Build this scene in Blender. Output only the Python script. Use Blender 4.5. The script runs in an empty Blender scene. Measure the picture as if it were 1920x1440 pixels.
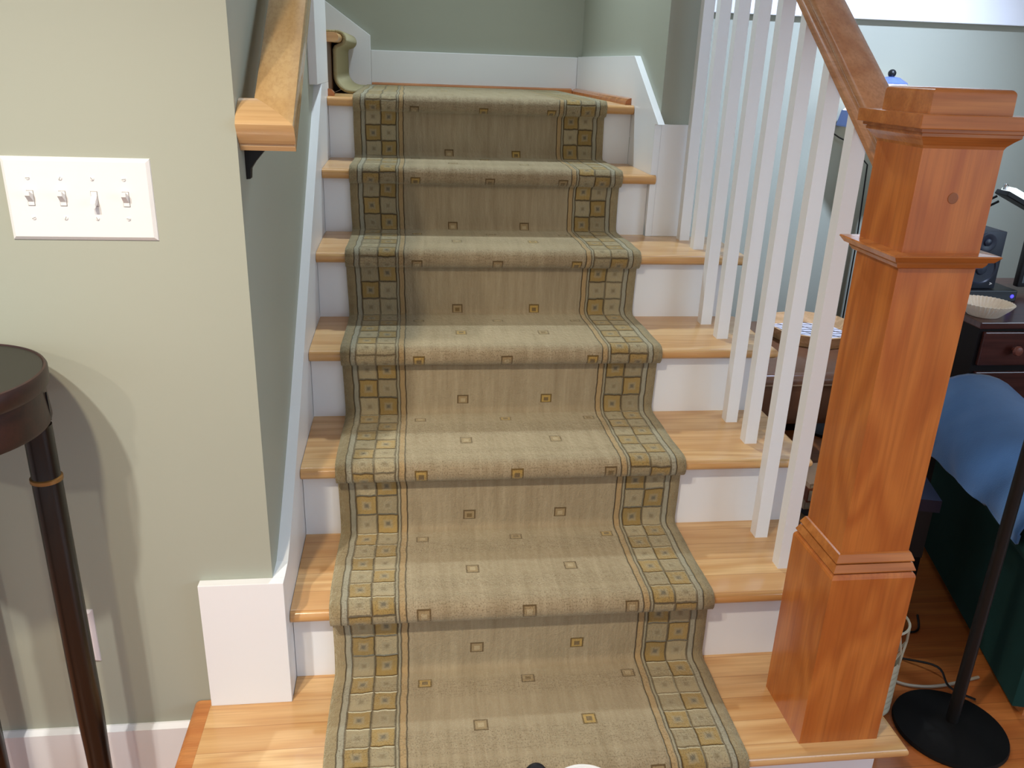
import bpy, bmesh, math, random
from mathutils import Vector, Matrix
random.seed(7)
PI = math.pi
S = bpy.context.scene
COL = S.collection

# ------------------------------------------------------------------ camera, world, lights, exposure
cam_d = bpy.data.cameras.new('camera'); cam = bpy.data.objects.new('camera', cam_d); COL.objects.link(cam)
cam_d.sensor_width = 36.0; cam_d.sensor_fit = 'HORIZONTAL'; cam_d.lens = 1564.54 * 36.0 / 1920.0
cam_d.clip_start = 0.02
R_ = Vector((0.99256587, -0.11690441, 0.03385798)); U_ = Vector((0.01065322, 0.36057127, 0.93267083)); F_ = Vector((0.12124154, 0.92537653, -0.35913614))
cam.matrix_world = Matrix(((R_.x, U_.x, -F_.x, 0.24449), (R_.y, U_.y, -F_.y, -1.19869), (R_.z, U_.z, -F_.z, 1.22542), (0, 0, 0, 1)))
S.camera = cam
S.view_settings.view_transform = 'Standard'; S.view_settings.look = 'None'
S.view_settings.gamma = 1.0; S.view_settings.use_curve_mapping = False
S.view_settings.exposure = 0.0
world = bpy.data.worlds.new('room_ambient'); S.world = world; world.use_nodes = True
world.node_tree.nodes['Background'].inputs[0].default_value = (0.79, 0.885, 1.0, 1)
world.node_tree.nodes['Background'].inputs[1].default_value = 0.80

CEIL = 2.28
def spot(name, loc, target, energy, color, radius, angle, blend=0.6):
    d = bpy.data.lights.new(name, 'SPOT'); d.energy = energy; d.color = color; d.shadow_soft_size = radius
    d.spot_size = math.radians(angle); d.spot_blend = blend
    o = bpy.data.objects.new(name, d); COL.objects.link(o); o.location = loc
    o.rotation_euler = (Vector(target) - Vector(loc)).to_track_quat('-Z', 'Y').to_euler()
    return o
WARM = (1.0, 0.90, 0.78)
CAN_A = (-0.33, -1.10, CEIL - 0.03); CAN_B = (-0.66, -1.12, CEIL - 0.03); CAN_C = (-1.30, -2.60, CEIL - 0.03); CAN_D = (1.95, 0.80, CEIL - 0.03)
spot('can_light', CAN_A, (0.30, -0.10, -0.1), 92, (0.97, 0.84, 0.63), 0.045, 92, 0.8)
spot('can_light', CAN_B, (-0.42, 0.2, -0.15), 108, (0.97, 0.94, 0.88), 0.03, 76, 1.0)
spot('can_light', CAN_C, (-0.7, 0.2, 0.2), 62, WARM, 0.05, 50, 0.9)
spot('can_light', CAN_D, (1.85, 2.0, 0.95), 230, (0.58, 0.71, 1.0), 0.05, 72, 1.0)
CAN_E = (0.45, 1.95, 2.72)
spot('can_light', CAN_E, (0.5, 1.0, 0.7), 125, (0.75, 0.90, 1.0), 0.06, 130, 1.0)

# ------------------------------------------------------------------ helpers
def lin(r, g, b):
    f = lambda c: (c / 255.0) / 12.92 if c / 255.0 <= 0.04045 else ((c / 255.0 + 0.055) / 1.055) ** 2.4
    return (f(r), f(g), f(b), 1.0)

WP = {}   # world position of parents
class MB:
    """collects shapes in world space, then links them as one mesh object"""
    def __init__(s): s.bm = bmesh.new(); s.uv = None; s.uv2 = None
    def box(s, x0, x1, y0, y1, z0, z1, bevel=0.0, M=None):
        t = bmesh.new(); bmesh.ops.create_cube(t, size=1.0)
        for v in t.verts: v.co = Vector(((x0 + x1) / 2 + v.co.x * (x1 - x0), (y0 + y1) / 2 + v.co.y * (y1 - y0), (z0 + z1) / 2 + v.co.z * (z1 - z0)))
        if bevel: bmesh.ops.bevel(t, geom=t.edges[:], offset=bevel, segments=2, affect='EDGES', profile=0.6)
        return s.add(t, M)
    def add(s, t, M=None):
        if M is not None: bmesh.ops.transform(t, matrix=M, verts=t.verts)
        me = bpy.data.meshes.new('tmp'); t.to_mesh(me); t.free(); s.bm.from_mesh(me); bpy.data.meshes.remove(me); return s
    def prism(s, pts, dvec, bevel=0.0, M=None):
        """planar polygon (3d points) pushed along dvec"""
        t = bmesh.new(); d = Vector(dvec)
        a = [t.verts.new(Vector(p)) for p in pts]; b = [t.verts.new(Vector(p) + d) for p in pts]
        n = len(pts); t.faces.new(a); t.faces.new(b[::-1])
        for i in range(n): t.faces.new((a[i], b[i], b[(i + 1) % n], a[(i + 1) % n]))
        bmesh.ops.recalc_face_normals(t, faces=t.faces[:])
        if bevel: bmesh.ops.bevel(t, geom=t.edges[:], offset=bevel, segments=2, affect='EDGES', profile=0.6)
        return s.add(t, M)
    def loft(s, rings, cap=True, closed=True, M=None):
        t = bmesh.new(); R = [[t.verts.new(Vector(p)) for p in r] for r in rings]; n = len(R[0])
        for i in range(len(R) - 1):
            for j in range(n if closed else n - 1):
                t.faces.new((R[i][j], R[i][(j + 1) % n], R[i + 1][(j + 1) % n], R[i + 1][j]))
        if cap and closed: t.faces.new(R[0][::-1]); t.faces.new(R[-1])
        bmesh.ops.recalc_face_normals(t, faces=t.faces[:])
        return s.add(t, M)
    def lathe(s, prof, c, n=40, M=None, cap=True):
        return s.loft([[(c[0] + r * math.cos(2 * PI * k / n), c[1] + r * math.sin(2 * PI * k / n), c[2] + z) for k in range(n)] for r, z in prof], cap=cap, M=M)
    def tube(s, pts, rad, n=10):
        P = [Vector(p) for p in pts]; rings = []; up = None
        for i, p in enumerate(P):
            d = (P[min(i + 1, len(P) - 1)] - P[max(i - 1, 0)]).normalized()
            if up is None: up = d.orthogonal().normalized()
            up = (up - d * up.dot(d)).normalized(); sd = d.cross(up)
            rr = rad[i] if isinstance(rad, (list, tuple)) else rad
            rings.append([p + (up * math.cos(2 * PI * k / n) + sd * math.sin(2 * PI * k / n)) * rr for k in range(n)])
        return s.loft(rings)
    def ball(s, c, r, n=16, sc=(1, 1, 1)):
        t = bmesh.new(); bmesh.ops.create_uvsphere(t, u_segments=n, v_segments=n // 2 + 2, radius=r)
        for v in t.verts: v.co = Vector((v.co.x * sc[0], v.co.y * sc[1], v.co.z * sc[2])) + Vector(c)
        return s.add(t)
    def build(s, name, mat, parent=None, smooth=False, angle=40, origin='base'):
        bm = s.bm
        xs = [v.co for v in bm.verts]
        lo = Vector([min(c[i] for c in xs) for i in range(3)]); hi = Vector([max(c[i] for c in xs) for i in range(3)])
        o0 = (lo + hi) / 2
        if origin == 'base' and parent is None: o0.z = lo.z
        for v in bm.verts: v.co -= o0
        me = bpy.data.meshes.new(name); bm.to_mesh(me); bm.free()
        if smooth:
            for p in me.polygons: p.use_smooth = True
            me.set_sharp_from_angle(angle=math.radians(angle))
        me.materials.append(mat)
        o = bpy.data.objects.new(name, me); COL.objects.link(o)
        WP[o.name] = o0
        if parent is not None: o.parent = parent; o.location = o0 - WP[parent.name]
        else: o.location = o0
        return o

def tag(o, label, cat=None, group=None, kind=None):
    o['label'] = label
    if cat: o['category'] = cat
    if group: o['group'] = group
    if kind: o['kind'] = kind
    return o
def thing(name, loc, label, cat, group=None):
    o = bpy.data.objects.new(name, None); COL.objects.link(o); o.location = loc; o.empty_display_size = 0.05
    WP[o.name] = Vector(loc); return tag(o, label, cat, group)
def struct(o, label=None):
    o['kind'] = 'structure'
    if label: o['label'] = label
    return o

# ------------------------------------------------------------------ node helper
class G:
    def __init__(s, name):
        s.mat = bpy.data.materials.new(name); s.mat.use_nodes = True; s.t = s.mat.node_tree; s.N = s.t.nodes; s.L = s.t.links
        s.b = s.N['Principled BSDF']
    def link(s, src, dst): 
        if hasattr(src, 'is_output') or isinstance(src, bpy.types.NodeSocket): s.L.new(src, dst)
        else: dst.default_value = src
    def m(s, op, a, b=0.0, c=0.0):
        n = s.N.new('ShaderNodeMath'); n.operation = op
        for i, x in enumerate((a, b, c)): s.link(x, n.inputs[i])
        return n.outputs[0]
    def mix(s, f, a, b, blend='MIX'):
        n = s.N.new('ShaderNodeMix'); n.data_type = 'RGBA'; n.blend_type = blend
        s.link(f, n.inputs[0]); s.link(a, n.inputs[6]); s.link(b, n.inputs[7]); return n.outputs[2]
    def coord(s, which='Object'): return s.N.new('ShaderNodeTexCoord').outputs[which]
    def rand(s): return s.N.new('ShaderNodeObjectInfo').outputs['Random']
    def vscale(s, v, sc, off=None):
        n = s.N.new('ShaderNodeMapping'); s.link(v, n.inputs[0]); n.inputs[3].default_value = sc
        if off is not None: s.link(off, n.inputs[1])
        return n.outputs[0]
    def noise(s, v, scale=5.0, detail=3.0, rough=0.5, dist=0.0, out=0):
        n = s.N.new('ShaderNodeTexNoise'); s.link(v, n.inputs['Vector']); n.inputs['Scale'].default_value = scale
        n.inputs['Detail'].default_value = detail; n.inputs['Roughness'].default_value = rough; n.inputs['Distortion'].default_value = dist
        return n.outputs[out]
    def white(s, v):
        n = s.N.new('ShaderNodeTexWhiteNoise'); n.noise_dimensions = '3D'; s.link(v, n.inputs[0]); return n.outputs[0]
    def comb(s, x, y, z):
        n = s.N.new('ShaderNodeCombineXYZ')
        for i, q in enumerate((x, y, z)): s.link(q, n.inputs[i])
        return n.outputs[0]
    def sep(s, v):
        n = s.N.new('ShaderNodeSeparateXYZ'); s.link(v, n.inputs[0]); return n.outputs
    def bump(s, h, strength=0.2, dist=0.002):
        n = s.N.new('ShaderNodeBump'); s.link(h, n.inputs['Height']); n.inputs['Strength'].default_value = strength; n.inputs['Distance'].default_value = dist
        s.L.new(n.outputs[0], s.b.inputs['Normal'])
    def set(s, col=None, rough=None, spec=None, metal=None, coat=None):
        if col is not None: s.link(col, s.b.inputs['Base Color'])
        if rough is not None: s.link(rough, s.b.inputs['Roughness'])
        if spec is not None: s.link(spec, s.b.inputs['Specular IOR Level'])
        if metal is not None: s.link(metal, s.b.inputs['Metallic'])
        if coat is not None: s.b.inputs['Coat Weight'].default_value = coat; s.b.inputs['Coat Roughness'].default_value = 0.12
        return s.mat

def paint(name, col, rough=0.55, var=0.03, bump=0.05, sc=60.0, spec=0.4):
    g = G(name); v = g.coord(); n = g.noise(v, 3.0, 2.0)
    c2 = tuple(c * (1 - var * 2) for c in col[:3]) + (1,)
    g.set(g.mix(n, col, c2), rough, spec)
    if bump: g.bump(g.noise(v, sc, 3.0), bump, 0.002)
    return g.mat
def plain(name, col, rough=0.5, metal=0.0, spec=0.5, var=0.06, sc=25.0, bump=0.0):
    g = G(name); v = g.coord(); n = g.noise(v, sc, 3.0)
    c2 = tuple(max(0, c * (1 - var * 2)) for c in col[:3]) + (1,)
    g.set(g.mix(n, col, c2), rough, spec, metal)
    if bump: g.bump(n, bump, 0.002)
    return g.mat
def glow(name, col, strength):
    g = G(name); g.set((0.02, 0.02, 0.02, 1), 0.5); g.b.inputs['Emission Color'].default_value = col; g.b.inputs['Emission Strength'].default_value = strength
    return g.mat

def wood(name, light, mid, dark, axis='X', rough=0.28, coat=0.25, freq=1.0, plank=None, plank_var=0.35, contour=9.0, cross='Y', al=1.2):
    """grain follows 'axis'; plank = width of boards glued across 'cross'"""
    g = G(name); p = g.coord(); r = g.rand()
    off = g.comb(g.m('MULTIPLY', r, 17.0), g.m('MULTIPLY', r, 31.0), g.m('MULTIPLY', r, 23.0))
    x, y, z = g.sep(p)
    cr = {'X': x, 'Y': y, 'Z': z}[cross]
    if plank:
        idx = g.m('FLOOR', g.m('DIVIDE', g.m('ADD', cr, g.m('MULTIPLY', r, 0.37)), plank))
        tone = g.white(g.comb(idx, g.m('MULTIPLY', r, 91.0), 3.0))
        off = g.comb(g.m('ADD', g.m('MULTIPLY', tone, 9.0), g.m('MULTIPLY', r, 17.0)), g.m('MULTIPLY', tone, 5.0), g.m('MULTIPLY', tone, 13.0))
    lo = {'X': (al, 9, 9), 'Y': (9, al, 9), 'Z': (9, 9, al)}[axis]
    hi = {'X': (6, 190, 190), 'Y': (190, 6, 190), 'Z': (190, 190, 6)}[axis]
    lo = tuple(q * freq for q in lo); hi = tuple(q * freq for q in hi)
    big = g.noise(g.vscale(p, lo, off), 1.0, 2.0, 0.5)
    ring = g.m('ADD', g.m('MULTIPLY', g.m('SINE', g.m('MULTIPLY', big, contour * 2 * PI)), 0.5), 0.5)
    fine = g.noise(g.vscale(p, hi, off), 1.0, 3.0, 0.6)
    c = g.mix(g.m('MULTIPLY', ring, 0.75), light, mid)
    c = g.mix(g.m('MULTIPLY', g.m('SMOOTH_MIN', g.m('MULTIPLY', g.m('SUBTRACT', fine, 0.42), 2.6), 1.0, 0.1), 0.42), c, dark)
    if plank:
        c = g.mix(g.m('MULTIPLY', tone, plank_var), c, mid)
        fr = g.m('FRACT', g.m('DIVIDE', g.m('ADD', cr, g.m('MULTIPLY', r, 0.37)), plank))
        seam = g.m('LESS_THAN', g.m('ABSOLUTE', g.m('SUBTRACT', fr, 0.5)), 0.485)
        c = g.mix(g.m('MULTIPLY', g.m('SUBTRACT', 1.0, seam), 0.5), c, dark)
    g.set(c, rough, 0.5, 0.0, coat); g.bump(fine, 0.06, 0.001)
    return g.mat

SAGE = lin(168, 170, 154)
M_wall = paint('sage_wall_paint', SAGE, 0.55, 0.02, 0.06, 90)
M_white = paint('white_trim_paint', lin(240, 240, 241), 0.35, 0.02, 0.02, 40)
M_ceil = paint('ceiling_paint', lin(235, 232, 225), 0.8, 0.01, 0.05)
M_tread = wood('oak_tread', lin(228, 188, 132), lin(202, 150, 92), lin(162, 106, 60), 'X', 0.28, 0.25, 1.0, 0.064, 0.85, 7.0)
M_endoak = wood('oak_end_strip', lin(206, 138, 78), lin(186, 112, 58), lin(130, 70, 34), 'X', 0.3, 0.2, 1.6, None, 0.3, 5.0)
M_newel = wood('oak_newel', lin(196, 116, 50), lin(170, 89, 32), lin(126, 61, 20), 'Z', 0.3, 0.3, 0.8, None, 0.3, 7.0, 'Y', 2.4)
M_newelx = wood('oak_newel_cross', lin(192, 120, 58), lin(166, 94, 38), lin(114, 62, 24), 'X', 0.22, 0.3, 1.0, None, 0.3, 6.0)
M_rail = wood('oak_rail', lin(194, 138, 98), lin(170, 110, 70), lin(120, 72, 42), 'Y', 0.16, 0.6, 1.0, None, 0.3, 5.0)
M_wrail = wood('maple_rail', lin(206, 172, 122), lin(190, 150, 96), lin(152, 108, 62), 'Y', 0.2, 0.5, 0.8, None, 0.3, 3.0)
M_wrailx = wood('maple_rail_return', lin(204, 166, 116), lin(186, 142, 90), lin(148, 102, 58), 'X', 0.2, 0.5, 0.8, None, 0.3, 3.0)
M_floor = wood('oak_floor', lin(206, 128, 66), lin(176, 96, 46), lin(110, 58, 30), 'X', 0.3, 0.3, 1.0, 0.057, 0.8, 5.0)
M_black = plain('black_plastic', lin(22, 22, 25), 0.4)
M_blackm = plain('black_metal', lin(18, 16, 15), 0.45, 0.0, 0.35)
M_chrome = plain('chrome', lin(210, 212, 216), 0.15, 1.0)

# ------------------------------------------------------------------ measured stair dimensions
r, gN, n_, t_ = 0.185, 0.2643, 0.036, 0.028
XR, XE = 0.969, 1.165          # right skirt face; open side of the lower flight
FL = -r                         # floor level
LW = -0.0225                    # left wall face
FW = 0.209                      # front wall face
BW = 2.58                       # back wall of the landing
RW = 2.0                        # far wall of the right-hand room

# ------------------------------------------------------------------ setting
struct(MB().box(-3.2, 4.2, -4.0, RW, FL - 0.05, FL).build('floor', M_floor))
struct(MB().box(-3.2, LW, FW, FW + 0.12, FL, CEIL).build('wall_front', M_wall), 'sage green wall carrying the light switches')
struct(MB().box(LW - 0.1, LW, FW + 0.12, 1.632, FL, 2.75, 0.0).build('wall_left', M_wall), 'sage wall beside the wall handrail')
struct(MB().box(-1.5, XR + 0.13, BW, BW + 0.1, 0.9, 2.75).build('wall_back', M_wall), 'dim green wall behind the stair landing')
struct(MB().box(XR + 0.02, XR + 0.131, 5 * gN, BW, 5 * r - 0.2, 2.75, 0.0).build('wall_partition', M_wall), 'narrow wall end behind the balusters')
struct(MB().box(XR + 0.131, 4.2, RW, RW + 0.1, FL, 1.5).build('wall_far', M_wall), 'grey green wall of the room beyond the railing')
struct(MB().box(XR + 0.131, 1.25, RW, RW + 0.1, 1.5, CEIL).build('wall_far_pier', M_wall))
struct(MB().box(1.25, 4.2, RW, RW + 0.1, 2.1, CEIL).build('wall_far_header', M_wall))
struct(MB().box(-1.5, -1.4, 1.632, BW, 0.9, 2.75).build('wall_upper', M_wall))
struct(MB().box(-1.4, LW - 0.1, 1.612, 1.632, 0.9, 2.75).build('wall_upper_side', M_wall))
struct(MB().box(-3.2, 4.2, -4.0, FW, CEIL, CEIL + 0.05).box(XR + 0.131, 4.2, FW, RW + 0.1, CEIL, CEIL + 0.05).box(LW - 0.1, XR + 0.131, FW, 0.6, CEIL, CEIL + 0.05).build('ceiling', M_ceil))
struct(MB().box(-1.5, XR + 0.131, 0.6, BW + 0.1, 2.75, 2.8).build('ceiling_stairwell', M_ceil))
M_fill = glow('fill_pane', (0.60, 0.79, 1.0, 1), 6.5); M_sky = glow('dusk_pane', (0.70, 0.85, 1.0, 1), 2.0)  # the bluer, stronger glow is added fill for the unseen right-hand wall
# window over the white sill of the far room
wf = struct(MB().box(1.25, 1.31, RW - 0.012, RW + 0.06, 1.56, 2.1).box(3.84, 3.9, RW - 0.012, RW + 0.06, 1.56, 2.1).box(1.31, 3.84, RW - 0.012, RW + 0.06, 2.04, 2.1).box(2.54, 2.6, RW, RW + 0.05, 1.56, 2.04).build('window_1', M_white), 'window above the long white sill')
pane = MB().box(1.31, 3.84, RW + 0.02, RW + 0.03, 1.54, 2.05).build('window_pane', M_sky, wf)
struct(MB().box(1.2, 4.0, RW - 0.03, RW, 1.419, 1.53, 0.003).box(1.18, 4.02, RW - 0.05, RW + 0.02, 1.53, 1.56, 0.006).build('trim_1', M_white), 'bright white window sill and apron, top right')
# right-hand wall, out of view; its glowing window is added as cool fill
struct(MB().box(4.2, 4.3, -4.0, RW + 0.1, FL, 0.75).box(4.2, 4.3, -4.0, RW + 0.1, 2.05, CEIL).box(4.2, 4.3, -4.0, -3.3, 0.75, 2.05).box(4.2, 4.3, -0.7, RW + 0.1, 0.75, 2.05).build('wall_right', M_wall))
wr2 = struct(MB().box(4.18, 4.25, -3.3, -3.24, 0.75, 2.05).box(4.18, 4.25, -0.76, -0.7, 0.75, 2.05).box(4.18, 4.25, -3.24, -0.76, 1.99, 2.05).box(4.18, 4.25, -3.24, -0.76, 0.75, 0.81).build('fill_window', M_white), 'added fill light window in the unseen right-hand wall')
MB().box(4.22, 4.23, -3.25, -0.75, 0.8, 2.0).build('window_pane', M_fill, wr2)
# baseboards and skirts
struct(MB().prism([(-3.2, FW, FL), (-3.2, FW - 0.015, FL), (-3.2, FW - 0.015, -0.056), (-3.2, FW - 0.004, -0.05), (-3.2, FW, -0.05)], (3.2 - 0.16, 0, 0)).build('baseboard_front', M_white), 'white baseboard under the light switches')
sk = [(FW, 0.0), (FW, 0.284), (0.262, 0.2865), (0.300, 0.308), (0.36, 0.346), (0.415, 0.383)]
sl = [(0.57, 0.493), (1.412, 1.150), (1.632, 1.150), (1.632, 0.85), (1.35, 0.60), (0.42, 0.0)]
struct(MB().prism([(LW, y, z) for y, z in sk + sl], (0.0225, 0, 0)).prism([(-0.158, FW, 0.0), (-0.158, FW, 0.284), (0.0, FW, 0.284), (0.0, FW, 0.0)], (0, -0.02, 0), 0.0012).build('trim_2', M_white), 'white skirt board with block at the wall corner')
struct(MB().box(LW, 0.0, 1.29, 1.632, 1.1505, 2.7, 0.001).build('trim_3', M_white), 'white upright casing at the end of the left wall')
struct(MB().prism([(XR, y, z) for y, z in [(5 * gN - 0.02, 4 * r), (5 * gN - 0.02, 1.0706), (1.268, 1.0715), (1.6047, 1.2595), (BW - 0.02, 1.2575), (BW - 0.02, 6 * r - 0.1), (6 * gN, 6 * r - 0.1), (6 * gN, 5 * r - 0.1), (5 * gN + 0.02, 5 * r - 0.1)]], (0.02, 0, 0), 0.001).build('trim_4', M_white), 'white stepped skirt board along the landing')
struct(MB().box(XR + 0.02, XR + 0.131, 5 * gN - 0.02, 5 * gN, 4 * r, 1.0706, 0.0015).build('trim_5', M_white), 'white board capping the wall end behind balusters')
struct(MB().prism([(0.0975, BW, 6 * r), (0.0975, BW, 1.311), (-0.7, BW, 1.865), (-0.7, BW, 6 * r)], (0, -0.02, 0), 0.003).prism([(0.0975, BW, 6 * r), (XR, BW, 6 * r), (XR, BW, 1.2553), (0.0975, BW, 1.2553)], (0, -0.02, 0), 0.003).build('baseboard_back', M_white), 'white baseboard stepping up along the back wall')
M_oakbase = M_newelx
struct(MB().prism([(XR, 1.60, 6 * r), (XR - 0.02, 1.60, 6 * r), (XR - 0.019, 1.60, 6 * r + 0.01), (XR - 0.011, 1.60, 6 * r + 0.018), (XR, 1.60, 6 * r + 0.021)], (0, BW - 0.02 - 1.60, 0)).build('trim_6', M_oakbase), 'oak quarter round at the right of the landing')
struct(MB().prism([(0.0, 1.60, 6 * r), (0.02, 1.60, 6 * r), (0.019, 1.60, 6 * r + 0.01), (0.011, 1.60, 6 * r + 0.018), (0.0, 1.60, 6 * r + 0.021)], (0, 0.03, 0)).build('trim_7', M_oakbase), 'oak quarter round stub at the left of the landing')
struct(MB().prism([(0.1, BW - 0.02, 6 * r), (0.1, BW - 0.04, 6 * r), (0.1, BW - 0.036, 6 * r + 0.014), (0.1, BW - 0.02, 6 * r + 0.02)], (XR - 0.121, 0, 0)).build('trim_8', M_oakbase), 'thin oak quarter round along the back wall')

# ------------------------------------------------------------------ staircase
st = thing('staircase', (0.5, 0.6, FL), 'oak staircase with white risers climbing to a landing', 'staircase')
def nose_profile(y_front, y_back, ztop, th=t_):
    rr = th / 2; pts = [(y_back, ztop - th)]
    for k in range(9):
        a = -PI / 2 - PI * k / 8
        pts.append((y_front + rr + rr * math.cos(a), ztop - rr + rr * math.sin(a)))
    pts.append((y_back, ztop)); return pts
def round_slab(x0, x1, y0, y1, z1, th, left=False, right=True, front=True):
    """board with half-round nosing on chosen sides"""
    rr = th / 2; rings = []
    for k in range(9):
        a = -PI / 2 + PI * k / 8; d = rr * (1 - math.cos(a)); z = z1 - rr + rr * math.sin(a)
        xa = x0 + (d if left else 0); xb = x1 - (d if right else 0); ya = y0 + (d if front else 0)
        rings.append([(xa, ya, z), (xb, ya, z), (xb, y1, z), (xa, y1, z)])
    return MB().loft(rings)
# tread 0 with its returned ends
round_slab(-0.16, 1.2085, -n_, FW - 0.002, 0.0, t_, False, True).box(0.001, 1.19, FW - 0.002, gN, -t_, 0.0).build('tread', M_tread, st, True, 50)
tag(round_slab(-0.195, -0.1602, -n_, FW - 0.002, 0.0, t_, True, False).build('nosing_return', M_endoak, st, True, 50), 'darker end-grain strip on the left of the bottom step')
for k in range(1, 5):
    sb = round_slab(0.001, 1.197, k * gN - n_, (k + 1) * gN + (0.0 if k < 4 else -0.021), k * r, t_, False, True)
    if k == 4: sb.box(0.001, XR - 0.001, 5 * gN - 0.021, 5 * gN + 0.001, k * r - t_, k * r)
    sb.build('tread', M_tread, st, True, 50)
b5 = MB().box(0.001, XR - 0.001, 5 * gN + 0.001, 6 * gN, 5 * r - t_, 5 * r)
pf = nose_profile(5 * gN - n_, 5 * gN + 0.001, 5 * r)
b5.prism([(0.001, y, z) for y, z in pf], (XR - 0.002, 0, 0)).prism([(XR - 0.001, y, z) for y, z in nose_profile(5 * gN - n_, 5 * gN - 0.0205, 5 * r)], (0.015, 0, 0))
b5.build('tread', M_tread, st, True, 50)
MB().box(0.001, XR - 0.001, 6 * gN + 0.001, BW - 0.021, 6 * r - t_, 6 * r).prism([(0.001, y, z) for y, z in nose_profile(6 * gN - n_, 6 * gN + 0.001, 6 * r)], (XR - 0.002, 0, 0)).build('tread', M_tread, st, True, 50)
MB().box(-0.17, XE, 0.0, 0.018, FL, -t_).build('riser', M_white, st)
for k in range(1, 7):
    MB().box(0.001, XE if k <= 4 else XR - 0.001, k * gN, k * gN + 0.018, (k - 1) * r, k * r - t_).build('riser', M_white, st)
sp = [(0.02, FL)]
for k in range(0, 5): sp += [(k * gN + 0.019, k * r - t_), ((k + 1) * gN + 0.019 if k < 4 else 5 * gN - 0.021, k * r - t_)]
sp += [(5 * gN - 0.021, FL)]
MB().prism([(XE - 0.018, y, z) for y, z in sp], (0.018, 0, 0)).build('side_panel', M_white, st)
# first step of the upper flight, turning left off the landing
up = MB().box(-0.45, -0.001, 1.64, BW - 0.021, 7 * r - t_, 7 * r - 0.0005)
rr = t_ / 2
up.prism([(0.022 + rr * math.cos(a), 1.64, 7 * r - rr + rr * math.sin(a)) for a in [PI / 2 - PI * k / 8 for k in range(9)]] + [(-0.001, 1.64, 7 * r - t_), (-0.001, 1.64, 7 * r)], (0, BW - 0.021 - 1.64, 0))
up.build('tread', M_tread, st, True, 50)
MB().box(-0.018, -0.001, 1.64, BW - 0.021, 6 * r + 0.001, 7 * r - t_).build('riser', plain('shadowed_oak', lin(96, 64, 40), 0.5), st)

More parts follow.
